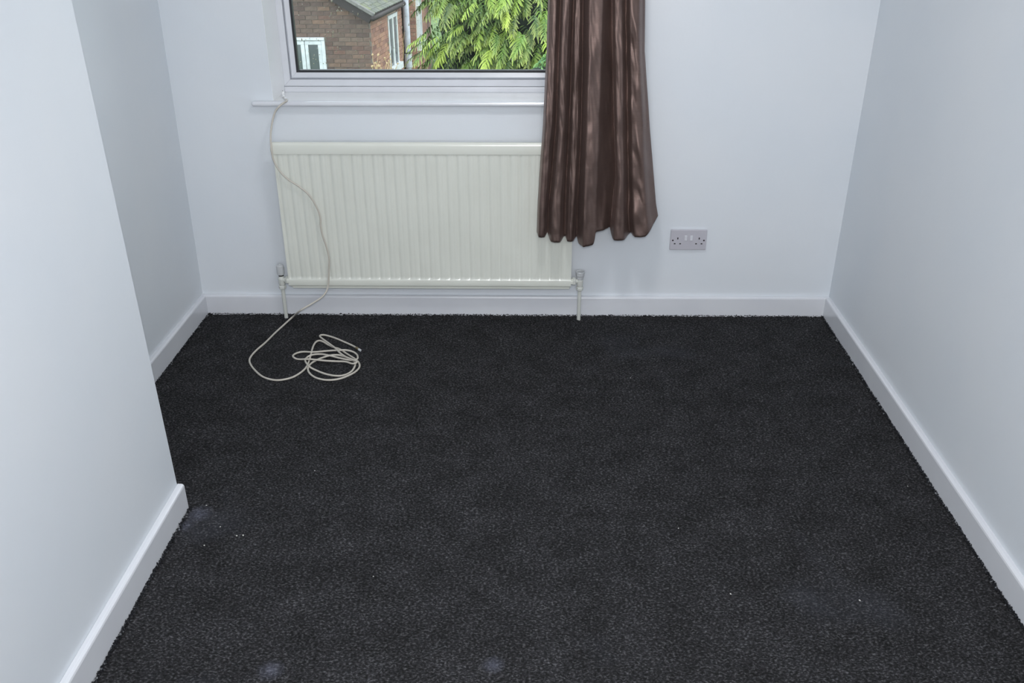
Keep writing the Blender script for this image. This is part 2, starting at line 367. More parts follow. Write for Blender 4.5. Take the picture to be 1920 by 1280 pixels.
def bead(x0, x1, z0, z1):
    # glazing bead: mitred sections, chamfered towards the glass
    wd = .0245
    o = [(x0,z0),(x1,z0),(x1,z1),(x0,z1)]; i = [(x0+wd,z0+wd),(x1-wd,z0+wd),(x1-wd,z1-wd),(x0+wd,z1-wd)]
    q = [(x0+.008,z0+.008),(x1-.008,z0+.008),(x1-.008,z1-.008),(x0+.008,z1-.008)]
    for k in range(4):
        bm = bmesh.new(); n = (k+1)%4; P = lambda s, y: bm.verts.new((s[0], y, s[1]))
        a0, a1 = P(o[k], FY+.012), P(o[n], FY+.012); b0, b1 = P(q[k], FY+.001), P(q[n], FY+.001); c0, c1 = P(i[k], FY+.010), P(i[n], FY+.010); d0, d1 = P(i[k], FY+.024), P(i[n], FY+.024); e0, e1 = P(o[k], FY+.024), P(o[n], FY+.024)
        for f in ((a0,a1,b1,b0),(b0,b1,c1,c0),(c0,c1,d1,d0),(d0,d1,e1,e0),(e0,e1,a1,a0),(a0,b0,c0,d0,e0),(a1,e1,d1,c1,b1)): bm.faces.new(f)
        obj('glazing_bead', bm, M_upvc, win, bevel=.0008)
BX0, BX1, BZ0, BZ1 = FX0+.0262, FX1-.0262, ZF0+.0262, ZF1-.0262
bead(BX0, BX1, BZ0, BZ1)
g0, g1, h0, h1 = BX0+.0225, BX1-.0225, BZ0+.0225, BZ1-.0225
bm = bmesh.new(); ring(bm, g0, g1, h0, h1, .0105, FY+.012, FY+.034); gk = obj('rubber_gasket', bm, M_seal, win); gk['label'] = 'black rubber gasket'
bm = bmesh.new(); box(bm, g0+.002, g1-.002, FY+.022, FY+.026, h0+.002, h1-.002); pane = obj('glass_pane', bm, M_glass, win)
# raindrops and short runs on the outside of the pane
def drops():
    V, Fc = [], []; yg = FY+.0263
    def add(x, z, r, st):
        b = len(V); n = 7
        for lev, (rr, hh) in enumerate(((1, 0), (.75, .5))):
            for k in range(n): V.append((x+r*rr*math.cos(2*PI*k/n), yg+r*hh*.8, z+r*st*rr*math.sin(2*PI*k/n)))
        V.append((x, yg+r*.75, z))
        for k in range(n):
            Fc.append((b+k, b+(k+1)%n, b+n+(k+1)%n, b+n+k)); Fc.append((b+n+k, b+n+(k+1)%n, b+2*n))
    cl = [(random.uniform(g0+.02, g1-.02), random.uniform(h0, 1.4)) for _ in range(26)]
    for _ in range(620):
        if random.random() < .5: cx, cz = random.choice(cl); x, z = random.gauss(cx, .03), random.gauss(cz, .03)
        else: x, z = random.uniform(g0+.012, g1-.012), random.uniform(h0+.012, 1.5)
        if not (g0+.012 < x < g1-.012 and z > h0+.014): continue
        add(x, z, random.choice((.0007, .0009, .0011, .0014, .0018, .0022)), random.choice((1, 1, 1.3, 2.2)))
    o = rawmesh('raindrops', V, Fc, M_drop, win, smooth=True); o['kind'] = 'stuff'
drops()
# cable hole filled untidily at the frame's lower corner
bm = bmesh.new(); lathe(bm, at(529.5, 171.5, FY-.03), [(.004,0),(.0045,.002),(.003,.004)], 10, (0,-1,0)); o = obj('cable_hole', bm, M_hole, win); o['label'] = 'small dark drilled hole'
bm = bmesh.new(); pts = [on(530.5, 171.5, .905), on(531, 176, .896), on(531.5, 180, .892), on(535, 184, .890), on(537, 187, .889)]
pts = [Vector(p) for p in pts]
sp_ = spline(pts, 5); tube(bm, sp_, [.0052+.0018*math.sin(i*1.3) for i in range(len(sp_))], 8); o = obj('sealant_blob', bm, M_sill, win, smooth=True); o['label'] = 'lumpy white sealant around the cable'

# ------------------------------------------------------------------ radiator
RY = 3.372; RX_0, RX_1, RZ0, RZ1 = -.957, .190, .152, .744
rad = thing('radiator', 'cream ribbed panel radiator on the wall below the window', 'radiator', (-.38, 3.40, RZ0))
def rad_panel():
    bm = bmesh.new(); n = 28; p = (RX_1-RX_0-.016)/n
    zA, zB = .190, .700
    xs = [RX_0]
    xs_d = [(RX_0, 0), (RX_0+.006, 0)]
    x = RX_0+.008
    for k in range(n):
        xs_d += [(x+.0005, .0030), (x+.0055, .0030), (x+.0080, 0), (x+.021, 0), (x+.0235, .0009), (x+.026, 0), (x+p-.0035, 0)]
        x += p
    xs_d += [(RX_1-.006, 0), (RX_1, 0)]
    # each column: depths at a series of heights
    rows = [(RZ0, .013, 0), (RZ0+.002, .005, 0), (RZ0+.005, .001, 0), (RZ0+.008, 0, 0), (zA-.009, 0, 0), (zA-.005, .0012, .0), (zA-.001, .0028, .5), (zA+.008, .0030, 1),
            (zB-.006, .0030, 1), (zB-.001, .0028, .6), (zB, -.0012, 0), (zB+.002, -.0018, 0), (RZ1-.012, -.0015, 0), (RZ1-.005, 0, 0), (RZ1-.0015, .003, 0), (RZ1, .007, 0), (RZ1, .013, 0)]
    grid = [[bm.verts.new((xx, RY + d + (rib*f if True else 0), z)) for xx, rib in xs_d] for z, d, f in rows]
    for a, b in zip(grid, grid[1:]):
        for i in range(len(xs_d)-1): bm.faces.new((a[i], a[i+1], b[i+1], b[i]))
    # sides and back
    yb = RY+.013
    for s in (0, -1):
        top = [g[s] for g in grid]; bv = [bm.verts.new((xs_d[s][0], yb, z)) for z, _, _ in rows[1:-1]]
        pts = top + bv[::-1]
        bm.faces.new(pts)
    return under(rad, obj('front_panel', bm, M_rad, smooth=True))
fp = rad_panel()
e = fp.modifiers.new('split', 'EDGE_SPLIT'); e.split_angle = math.radians(50)
bm = bmesh.new(); box(bm, RX_0+.004, RX_1-.004, RY+.0125, RY+.022, RZ0-.006, RZ1-.006); under(rad, obj('back_panel', bm, M_rad, bevel=.003))
bm = bmesh.new(); box(bm, RX_0+.012, RX_1-.004, RY+.008, RY+.0165, RZ0-.009, RZ0+.003); under(rad, obj('bottom_seam', bm, M_rad, bevel=.002))
for bx in (-.80, .03):
    bm = bmesh.new(); box(bm, bx-.015, bx+.015, RY+.021, D, .22, .66); under(rad, obj('wall_bracket', bm, M_rad))
for sx, zz in ((RX_0, .175), (RX_1, .175), (RX_0, .715), (RX_1, .715)):
    s = -1 if sx < 0 else 1
    bm = bmesh.new(); lathe(bm, (sx - s*.004, RY+.012, zz), [(.0125,0),(.0125,.012),(.010,.014)], 6, (s,0,0)); under(rad, obj('end_boss', bm, M_rad, bevel=.001))

def valve(name, x, ys, s, label, cup):
    t = thing(name, label, 'radiator valve', (x, ys, 0), 'radiator valves')
    zc = .172
    bm = bmesh.new(); tube(bm, [(x, ys, -.004), (x, ys, .06), (x, ys, .142)], .0078, 16); under(t, obj('pipe', bm, M_valve, smooth=False, bevel=0))
    bm = bmesh.new(); lathe(bm, (x, ys, .132), [(.0130,0),(.0158,.003),(.0158,.013),(.0130,.016)], 6); under(t, obj('compression_nut', bm, M_valve, bevel=.0012))
    bm = bmesh.new(); lathe(bm, (x, ys, .147), [(.0105,0),(.0125,.004),(.0135,.012),(.0135,.03),(.0115,.036),(.0095,.044)], 20); under(t, obj('valve_body', bm, M_valve, smooth=False, bevel=.001))
    bm = bmesh.new(); lathe(bm, (x - s*.008, ys-.002, zc), [(.009,0),(.010,.006),(.0085,.012),(.0085,.028)], 16, (-s,0,0)); lathe(bm, (x - s*.008, ys, zc), [(.006, 0), (.0085, .014), (.0085, .02)], 16, (-s,0,0)); under(t, obj('valve_tail', bm, M_valve, bevel=.001))
    bm = bmesh.new(); lathe(bm, (x - s*.017, ys-.002, zc), [(.0150,0),(.0180,.003),(.0180,.014),(.0150,.017)], 6, (-s,0,0)); under(t, obj('union_nut', bm, M_valve, bevel=.0012))
    bm = bmesh.new(); lathe(bm, (x, ys, .189 if not cup else .180), [(.0105,0),(.0105,.007)], 16); o = under(t, obj('spindle_collar', bm, M_collar if not cup else M_valve)); o['label'] = 'dark collar under the knob' if not cup else 'painted collar under the knob'
    bm = bmesh.new()
    if cup: lathe(bm, (x, ys, .180), [(.0130,0),(.0142,.003),(.0150,.014),(.0176,.017),(.0192,.032),(.0180,.0345),(.0160,.0345),(.0152,.032)], 28)
    else:
        n = 30
        lathe(bm, (x, ys, .195), [(.0130,0),(.0152,.003),(.0156,.026),(.0150,.038),(.0120,.0425),(.006,.0425),(.005,.040)], n)
        for v in bm.verts:
            dx, dy = v.co.x-x, v.co.y-ys; rr = math.hypot(dx, dy)
            if rr > .0145:
                k = round(math.atan2(dy, dx)/(2*PI/n)); q = 1 - (.05 if k % 2 else 0); v.co.x = x+dx*q; v.co.y = ys+dy*q
    under(t, obj('knob', bm, M_knob, smooth=False, bevel=.0006))
    return t
valve('radiator_valve', -.992, 3.400, -1, 'white radiator valve with ribbed round cap at the left end', False)
valve('radiator_valve', .2275, 3.398, 1, 'white radiator valve with flared cup knob below the curtain', True)

# ------------------------------------------------------------------ socket
sx, sz = .588, .292
sk = thing('wall_socket', 'white double plug socket with two switches on the far wall', 'socket', (sx+.073, D, sz))
bm = bmesh.new(); box(bm, sx, sx+.146, D-.0095, D+.001, sz, sz+.086); under(sk, obj('faceplate', bm, M_sock, bevel=.003, seg=3))
for k, xc in enumerate((.0615, .0845)):
    bm = bmesh.new(); box(bm, sx+xc-.0055, sx+xc+.0055, D-.0125, D-.009, sz+.040, sz+.062); o = under(sk, obj('switch_rocker', bm, M_rock, bevel=.0015))
for k, (pc, out) in enumerate(((.030, -1), (.116, 1))):
    for dx, dz, w_, h_ in ((0, .0495, .0042, .0080), (-.0110, .0270, .0068, .0044), (.0110, .0270, .0068, .0044)):
        bm = bmesh.new(); box(bm, sx+pc+dx-w_/2, sx+pc+dx+w_/2, D-.0099, D-.0090, sz+dz-h_/2, sz+dz+h_/2); under(sk, obj('pin_hole', bm, M_hole))
for xc in (.0105, .1355):
    bm = bmesh.new(); lathe(bm, (sx+xc, D-.009, sz+.041), [(.0034,0),(.0034,.001),(.0025,.0015)], 12, (0,-1,0)); under(sk, obj('screw', bm, M_screw))

# ------------------------------------------------------------------ curtain
def curtain():
    # fold edges measured across the cloth at five heights (photo y: positions of left edge, valleys, right edge)
    rows = {  -560: [1060,1072,1088,1100,1128,1140,1168,1200],
                 0: [1028,1052,1076.5,1094,1130,1147,1174,1209],
               100: [1025,1048,1073,1093,1127,1148,1175,1208],
               240: [1018.5,1043,1068,1091,1122,1151,1177,1217],
               330: [1012,1035.7,1063,1086.5,1119,1154,1178,1224],
               390: [1008.5,1029.5,1060.5,1083.5,1116,1148,1179,1229],
               440: [1006.8,1027.5,1060,1082.5,1115,1144,1181,1237]}
    ys = sorted(rows)
    amp = [.058, .070, .062, .088, None, .075, .064]        # depth of each fold; None = broad recessed valley
    zt = 2.13
    hem = [.397, .382, .382, .366, .425, .392, .402]        # hem height of each fold
    YC = 3.352
    def px_row(y):
        y = max(ys[0], min(ys[-1], y))
        for a, b in zip(ys, ys[1:]):
            if a <= y <= b:
                t = (y-a)/(b-a); return [p*(1-t)+q*t for p, q in zip(rows[a], rows[b])]
    nz = 200; per = 20
    V = []; cols = None
    prof = lambda s: (math.sin(PI*min(1, s*1.0))**.75)
    import mathutils.noise as mn
    for j in range(nz+1):
        v = j/nz
        line = []
        for k in range(7):
            for i in range(per + (1 if k == 6 else 0)):
                s = i/per
                hz = hem[k] if amp[k] is not None else hem[k]
                # hem height blends to neighbours very near the valleys
                if s < .06 and k > 0: hz = hz*(.5+s/.12) + hem[k-1]*(.5-s/.12)
                if s > .94 and k < 6: hz = hz*(.5+(1-s)/.12) + hem[k+1]*(.5-(1-s)/.12)
                if k == 6 and s > .5: hz += .060*((s-.5)/.5)**1.3
                if k == 3: hz += .010*s
                z = zt + (hz-zt)*v
                y_img = None
                # matching photo row for this height at the curtain's plane
                zi = z if z < 1.255 else 1.255
                # invert: image y for (x~.25, YC-.04, z)
                d = Vector((.25, YC-.045, z)) - CAMP; dz_ = d.dot(FV); yi = 640 - F_PX*d.dot(UV_)/dz_
                R = px_row(yi)
                a, b = R[k], R[k+1]
                ph = mn.noise(Vector((k*3.1, z*2.2, 0)))
                if amp[k] is None:
                    dep = .074*(1-s)**1.1 - .006*math.sin(PI*s); xx = a + (b-a)*s
                    if v > .93: dep += .02*(v-.93)/.07*math.sin(PI*s)
                else:
                    sp = s + .10*math.sin(PI*s)*ph
                    sp = max(0, min(1, sp)); ss = lambda q: (lambda c: c*c*(3-2*c))(max(0, min(1, q)))
                    dep = amp[k]*(.75+.25*v)*(ss(sp/.16)*(1-ss((sp-.68)/.32)) - .16*((sp-.42)/.42)**2*(1 if .1 < sp < .9 else .4))
                    if k == 3: dep = amp[k]*(min(1, sp/.3)**.6 if sp < .3 else 1 - .16*((sp-.3)/.7)**1.5)
                    xx = a + (b-a)*(s + .035*math.sin(2*PI*s))
                # taffeta crinkles
                u = (k+s)
                cr = mn.noise(Vector((u*2.2, z*6.0, 3.7)))*.007 + mn.noise(Vector((u*4.5, z*22.0+u*3, 9.1)))*.003
                if k == 6: cr += mn.noise(Vector((u*2.5+z*3, z*12.0, 1.7)))*.011
                dep += cr*min(1, (1.3-min(z,1.29))*4 + .5)
                Yp = YC - dep
                if k == 6 and s > .8: Yp += .010*(s-.8)/.2
                p = at(xx, yi, YC-.045); xw = p.x*(Yp/(YC-.045))
                line.append((xw, Yp, z))
        V += line; cols = len(line)
    Fc = [(j*cols+i, j*cols+i+1, (j+1)*cols+i+1, (j+1)*cols+i) for j in range(nz) for i in range(cols-1)]
    o = rawmesh('curtain', V, Fc, M_taf, None, smooth=True)
    so = o.modifiers.new('thickness', 'SOLIDIFY'); so.thickness = .0022; so.offset = 0
    return tag(o, 'shiny bronze brown taffeta curtain hanging in folds at the right of the window', 'curtain')
curtain()
pt = thing('curtain_pole', 'metal curtain pole above the window, out of the frame', 'curtain pole', (-.4, 3.345, 2.15))
bm = bmesh.new(); tube(bm, [(-1.15, 3.345, 2.145), (.55, 3.345, 2.145)], .012, 16); under(pt, obj('pole', bm, M_pole, smooth=True))
for x in (-1.15, .55):
    bm = bmesh.new(); lathe(bm, (x, 3.345, 2.145), [(.012,0),(.022,.008),(.026,.022),(.018,.038),(.004,.044)], 16, (-1 if x < 0 else 1, 0, 0)); under(pt, obj('finial', bm, M_pole, smooth=True))
for x in (-1.08, .48):
    bm = bmesh.new(); box(bm, x-.006, x+.006, 3.345, D+.001, 2.125, 2.137); box(bm, x-.015, x+.015, D-.005, D+.001, 2.09, 2.17); under(pt, obj('bracket', bm, M_pole))

# ------------------------------------------------------------------ cable
R = .0036
def cr_(x, y): return (440+x/6.4, 570+y/6.4)
hang = [(533,192,3.414),(523,200,3.402),(515,212,3.40),(510,232,3.39),(507.5,255,3.375),(509,280,3.362),(513,300,3.360),(524,320,3.358),(540,336,3.358),(560,349,3.358),
        (578,364,3.358),(592,385,3.358),(600,405,3.358),(601.5,425,3.358),(605,442,3.358),(612,462,3.358),(617,485,3.356),(616.5,510,3.354),(615.5,532,3.350),(612,546,3.338),(602,558,3.318),(585,569,3.297),(563,582,3.272)]
P = [on(531, 178, .8935), on(534, 184, .8900), on(537.5, 187.5, .8897), on(536.5, 190, .8890)] + [at(x, y, Y) for x, y, Y in hang]
fl_pts = [(700,150,.022),(600,240,.008),(480,350,0),(370,460,0),(270,545,0),(205,615,0),(178,670,0),(195,730,0),(250,800,0),(320,860,0),(400,895,0),(500,912,0),(600,903,0),(700,875,0),(780,830,0),(840,780,0),(872,735,.001),
    (893,680,.002),(908,630,.004),(925,565,.004),(945,500,.001),(975,455,0),(1015,438,0),(1060,450,0),(1110,480,0),(1180,515,0),(1260,540,0),(1330,585,0),(1400,630,.001),(1460,670,.002),(1495,715,.001),(1495,760,0),(1450,810,0),(1380,850,0),(1280,890,0),(1180,908,0),(1080,908,0),(980,885,0),(910,840,0),(880,790,.001),(890,745,.004),(930,702,.002),(1000,664,.003),(1070,637,.005),(1150,615,.007),(1240,610,.006),(1320,632,.004),(1400,664,.004),(1445,700,.005),
    (1440,750,.001),(1400,808,0),(1320,850,0),(1220,860,0),(1100,840,0),(990,800,.001),(905,755,.006),(862,710,.005),(848,670,.003),(878,632,.004),(940,607,.008),(1040,600,.004),(1150,620,.006),(1250,645,.004),(1360,668,.006),(1440,672,.009),
    (1475,650,.008),(1468,608,.004),(1420,572,.004),(1340,552,.005),(1250,553,.006),(1100,562,.001),(950,575,.006),(820,572,0),(740,590,0),(700,620,0),(725,650,0),(780,662,0),(900,660,.010),(1050,675,.008),(1200,685,.003),(1330,690,.006),(1400,712,.008),(1445,710,.011),
    (1462,686,.013),(1400,660,.012),(1330,630,.010),(1270,590,.009),(1210,530,.008),(1130,470,.006),(1060,420,.003),(1022,385,.001),(1045,370,0),(1100,375,0),(1200,405,0),(1320,455,0),(1420,500,.001),(1458,524,.004)]
for x, y, z in fl_pts:
    p = on(*cr_(x, y), R+.0015+z); P.append(p)
cb = thing('aerial_cable', 'long grey white cable hanging from the window sill and coiled on the carpet', 'cable', on(470, 670))
bm = bmesh.new(); tube(bm, spline(P, 7), R, 10); under(cb, obj('cable_sheath', bm, M_cable, smooth=True))
e0, e1 = P[-1], on(*cr_(1498, 548), R+.004); dr = (e1-e0).normalized()
bm = bmesh.new(); lathe(bm, e0-dr*.002, [(.0042,0),(.0056,.002),(.0056,.012),(.0046,.014),(.0046,.018),(.0034,.019)], 6, dr); o = under(cb, obj('plug_body', bm, M_brass, bevel=.0005)); o['label'] = 'metal screw connector'
bm = bmesh.new(); lathe(bm, e0+dr*.016, [(.0046,0),(.0046,.011),(.0036,.0115)], 14, dr); under(cb, obj('plug_tip', bm, M_knob))

# pale lint specks on the pile
M_lint = mat('white_lint', (205, 205, 200), .9)
LINT = [(387,947,.0016,'single white lint fleck on the carpet just right of the left wall corner skirting'),(413,987,.0016,'white lint fleck between the wall corner skirting and the pair of flecks'),
 (444,1004,.0020,'left one of two bright white flecks side by side on the carpet'),(456,1003,.0022,'right one of two bright white flecks side by side on the carpet'),
 (383,1022,.0018,'small grey white fleck below the first fleck by the wall corner'),(1612,1125,.002,'white fleck on the carpet at lower right, nearest the right skirting foreground'),
 (1370,1113,.0018,'lone pale fleck on the carpet in the lower right middle'),(1272,990,.0016,'lone pale fleck on the carpet right of centre'),
 (1702,911,.0014,'tiny fleck on the carpet close to the right skirting board'),(590,882,.0015,'tiny pale fleck on the carpet below the coiled cable'),
 (1182,708,.0014,'tiny pale fleck on the carpet in front of the right radiator valve'),(700,1080,.0013,'faint fleck on the carpet at lower left centre')]
for px, py, s, lb in LINT:
    bm = bmesh.new(); bmesh.ops.create_icosphere(bm, subdivisions=1, radius=s)
    for v in bm.verts: v.co = Vector((v.co.x*1.6, v.co.y, v.co.z*.6)) + Vector((random.uniform(-1,1),)*3)*s*.2
    o = obj('lint_speck', bm, M_lint); o.location = on(px, py, .003); o.rotation_euler.z = random.uniform(0, 3); o['category'] = 'lint'; o['group'] = 'lint specks on the carpet'
    o['label'] = lb

# disc added over the ceiling fill light, unseen above the frame
lt = thing('ceiling_fill_disc', 'round white disc added over the fill light, above the frame', 'ceiling lamp', (.05, 2.35, HC))
bm = bmesh.new(); lathe(bm, (.05, 2.35, HC-.055), [(.15,0),(.175,.02),(.175,.055)], 32); under(lt, obj('fill_disc_body', bm, M_fill_disc))

# ================================================================== outside
GZ = -2.78
def shade(L): return [tuple(c*.91 for c in q) for q in L]
M_lawn = mat('lawn_grass', (92, 112, 62), .95, var=(70, 92, 50), vscale=6, bump=.4, bscale=30)
bm = bmesh.new(); box(bm, -30, 30, 5, 60, GZ-.2, GZ); struct('ground', bm, M_lawn, 'green garden ground far below the window')
BR = [(132,110,98),(118,100,92),(140,116,102),(112,96,90),(134,116,104),(104,88,82),(128,108,98),(144,118,102),(122,106,96),(114,94,86),(138,108,96)]
BR2 = [(172,132,114),(158,120,106),(178,140,118),(146,110,98),(170,134,116),(132,98,90),(174,136,112),(162,122,106)]
BR, BR2 = shade(BR), shade(BR2)
M_brick = mat('weathered_brick', (120,100,90), .9, rnd=('obj', BR), var=(200,196,190), vscale=25, bump=.4, bscale=60)
M_brick_s = mat('weathered_brick_far', (120,100,90), .9, rnd=('isl', BR), var=(200,196,190), vscale=25)
M_brickB = mat('orange_brick', (180,130,105), .9, rnd=('obj', BR2), var=(215,205,196), vscale=25, bump=.4, bscale=60)
M_brickB_s = mat('orange_brick_far', (180,130,105), .9, rnd=('isl', BR2), var=(215,205,196), vscale=25)
M_mortar = mat('brick_mortar', (130, 121, 112), .95, var=(115, 108, 100), vscale=8)
M_mortarB = mat('pale_brick_mortar', (174, 157, 139), .95, var=(155, 137, 119), vscale=8)
M_slate = mat('mossy_roof_tile', (118,118,112), .85, rnd=('obj', shade([(112,114,112),(126,128,122),(104,108,106),(128,132,108),(118,120,118),(108,112,100)])), var=(205,215,160), vscale=7, bump=.5, bscale=40)
M_slate_s = mat('mossy_roof_tile_far', (118,118,112), .85, var=(120,130,92), vscale=5, bump=.4, bscale=40)
M_verge = mat('verge_mortar', (128, 126, 120), .9, var=(100, 100, 98), vscale=12)
M_fascia = mat('dark_fascia', (52, 46, 44), .7)
M_wwin = mat('far_white_frame', (206, 210, 212), .4, var=(186, 191, 191), vscale=10)
M_wpipe = mat('grey_white_downpipe', (184, 188, 198), .4, var=(164, 168, 177), vscale=6)
M_bpipe = mat('black_downpipe', (38, 36, 36), .5)
M_twig = mat('dry_vine', (196, 172, 132), .9)

brick_me = {}
def brick_mesh(l, m):
    key = (round(l, 3), m.name)
    if key not in brick_me:
        bm = bmesh.new(); box(bm, -l/2, l/2, -.012, .02, -.0325, .0325)
        me = bpy.data.meshes.new('brick'); bmesh.ops.recalc_face_normals(bm, faces=bm.faces); bm.to_mesh(me); bm.free(); me.materials.append(m); brick_me[key] = me
    return brick_me[key]
def brickwork(wall, O, dx, length, z0, z1, top, skip, inview, m, ms, hole=None):
    """courses on a wall whose face starts at O and runs along dx (unit, horizontal); outward normal = dx rotated -90"""
    dx = Vector(dx).normalized(); n = Vector((dx.y, -dx.x, 0)); ang = math.atan2(dx.y, dx.x)
    V, Fc = [], []; row = 0; z = z0
    while z < z1:
        u = -.1125*(row % 2); 
        while u < length:
            a, b = max(0, u), min(length, u+.215); u += .225
            if hole and z+.065 > hole[2] and z < hole[3]:
                if a < hole[0] < b: b = hole[0]
                elif a < hole[1] < b: a = hole[1]
                elif a >= hole[0] and b <= hole[1]: continue
            if b-a < .03: continue
            zc = z+.0325; uc = (a+b)/2
            if zc+.03 > top(uc) or skip(a, b, z, z+.065): continue
            p = O + dx*uc; p = Vector((p.x, p.y, zc)); l = b-a
            pr_ = n*random.uniform(-.003, .003)
            if inview(uc, zc):
                o = bpy.data.objects.new('brick', brick_mesh(l, m)); col.objects.link(o); o.parent = wall
                o.location = p+pr_; o.rotation_euler = (random.uniform(-.01,.01), 0, ang)
            else:
                q = len(V)
                for sx_, sy_, sz_ in ((-1,-.012,-1),(1,-.012,-1),(1,.01,-1),(-1,.01,-1),(-1,-.012,1),(1,-.012,1),(1,.01,1),(-1,.01,1)):
                    V.append(p + dx*(sx_*l/2) - n*sy_ + Vector((0,0,sz_*.0325)))
                for f in ((0,1,5,4),(1,2,6,5),(3,0,4,7),(4,5,6,7),(0,3,2,1)): Fc.append(tuple(q+i for i in f))
        z += .075; row += 1
    if V: o = rawmesh('far_brickwork', V, Fc, ms, wall); o['kind'] = 'stuff'

# --- the near single storey gable
ha = thing('gabled_outbuilding', 'brown brick gable end with mossy roof and white window, outside on the left', 'building', (-4.5, 17.1, GZ))
HY = 17.0
cA = at(695, 60, HY); xA = cA.x
e0 = on(700, 27, at(700, 27, HY-.12).z); ZE = e0.z                     # lowest corner of the roof
vd = Vector((-math.cos(math.radians(30)), 0, math.sin(math.radians(30))))
ed = Vector((on(757, 0, ZE).x-e0.x, on(757, 0, ZE).y-e0.y, 0)).normalized()
LEN = (on(757, 0, ZE) - e0).length
run = 3.9
def roofz(x): return ZE + (e0.x - x)*math.tan(math.radians(30))
xridge = e0.x - run
def topA(u):   # u measured from left end
    x = xA - 7.0 + u
    return min(roofz(x), roofz(2*xridge - x)) - .13
wA0 = Vector((xA-7.0, HY+.012, 0))
bm = bmesh.new()
pts = [(xA-7.0, GZ), (xA, GZ), (xA, topA(7.0)), (xridge, roofz(xridge)-.13), (xA-7.0, topA(0))]
f0 = [bm.verts.new((x, HY+.012, z)) for x, z in pts]; f1 = [bm.verts.new((x, HY+.25, z)) for x, z in pts]
bm.faces.new(f0); bm.faces.new(f1[::-1])
for i in range(5): bm.faces.new((f0[i], f0[(i+1)%5], f1[(i+1)%5], f1[i]))
gw = under(ha, obj('gable_wall', bm, M_mortar))
# window in the gable
wr, wl = at(611, 100, HY).x, at(530, 100, HY).x; wt, wb = at(609, 70, HY).z, at(609, 70, HY).z-1.15
def skA(a, b, z0, z1): x0, x1 = xA-7.0+a, xA-7.0+b; return x1 > wl-.005 and x0 < wr+.005 and z1 > wb and z0 < wt+.01
brickwork(gw, wA0, (1,0,0), 7.0, wt+.006-.075*math.floor((wt-GZ)/.075), 3, topA, lambda a, b, z0, z1: False, lambda u, z: u > 7.0-1.62 and z > at(600, 150, HY).z, M_brick, M_brick_s, (wl-.004-(xA-7.0), wr+.004-(xA-7.0), wb-.06, wt))
wf = bpy.data.objects.new('window', None); col.objects.link(wf); under(ha, wf)
def wbox(name, x0, x1, z0, z1, y0, y1, m, bev=.008, par=wf):
    bm = bmesh.new(); box(bm, x0, x1, y0, y1, z0, z1); return obj(name, bm, m, par, bevel=bev)
X = lambda px: at(px, 100, HY).x
ztp = wt; z2 = at(600, 76.5, HY).z; z3 = at(600, 84, HY).z
wbox('frame_head', wl, wr, z2+.006, ztp, HY-.03, HY+.1, M_wwin)
wbox('frame_stile', X(604.5), wr, wb, z2+.004, HY-.025, HY+.1, M_wwin)
wbox('frame_stile', wl, wl+.06, wb, z2+.004, HY-.025, HY+.1, M_wwin)
for a, b in ((X(541), X(572.5)), (X(572.5)+.008, X(604.5))):
    wbox('sash_rail', a, b, z3, z2, HY-.015, HY+.08, M_wwin)
    wbox('sash_rail', a, b, wb, wb+.08, HY-.015, HY+.08, M_wwin)
    wbox('sash_stile', a, a+.06, wb+.08, z3, HY-.015, HY+.08, M_wwin); wbox('sash_stile', b-.07, b, wb+.08, z3, HY-.015, HY+.08, M_wwin)
    wbox('pane', a+.06, b-.07, wb+.08, z3, HY+.01, HY+.03, M_darkglass, 0)
wbox('window_sill', wl-.05, wr+.05, wb-.06, wb, HY-.08, HY+.1, M_wwin)
# side wall running back
sA = Vector((xA, HY+.0, 0)); a2 = at(752, 12, 1.0)
side_dir = ed; side_len = LEN + .12
bm = bmesh.new(); nrm = Vector((side_dir.y, -side_dir.x, 0)); off = Vector((0, .012, 0)) - nrm*.012
zt_ = ZE + .02
A = Vector((xA, HY+.012, 0)) - nrm*.0; B = A + side_dir*side_len
Ai, Bi = A-nrm*.22, B-nrm*.22
A, B = A-nrm*.012, B-nrm*.012
hexa(bm, [(A.x,A.y,GZ),(B.x,B.y,GZ),(Bi.x,Bi.y,GZ),(Ai.x,Ai.y,GZ),(A.x,A.y,zt_),(B.x,B.y,zt_),(Bi.x,Bi.y,zt_),(Ai.x,Ai.y,zt_)])
sw = under(ha, obj('side_wall', bm, M_mortarB))
def hit_side(px, py):      # photo direction -> distance along the side wall and height
    d = ray(px, py); o2 = CAMP
    n2 = nrm; t = (A-o2).dot(n2)/d.dot(n2); p = o2 + d*t
    return (Vector((p.x, p.y, 0))-Vector((A.x, A.y, 0))).dot(side_dir), p.z
u0, zt1 = hit_side(725, 32); u1, zt2 = hit_side(742, 20); _, zb1 = hit_side(733, 127)
wt_s = (zt1+zt2)/2; wb_s = hit_side(735, 124)[1]
brickwork(sw, Vector((A.x, A.y, 0)), side_dir, side_len, GZ, 3, lambda u: ZE-.1, lambda a, b, z0, z1: False, lambda u, z: z > hit_side(735, 145)[1], M_brickB, M_brickB_s, (u0-.004, u1+.004, wb_s-.12, wt_s))
sf = bpy.data.objects.new('side_window', None); col.objects.link(sf); under(ha, sf)
def sbox(name, u_a, u_b, z0, z1, d0, d1, m):
    bm = bmesh.new(); P0 = lambda u, d, z: Vector((A.x, A.y, z)) + side_dir*u + nrm*d
    hexa(bm, [P0(u_a,d1,z0),P0(u_b,d1,z0),P0(u_b,d0,z0),P0(u_a,d0,z0),P0(u_a,d1,z1),P0(u_b,d1,z1),P0(u_b,d0,z1),P0(u_a,d0,z1)]); return obj(name, bm, m, sf)
fw_ = .07
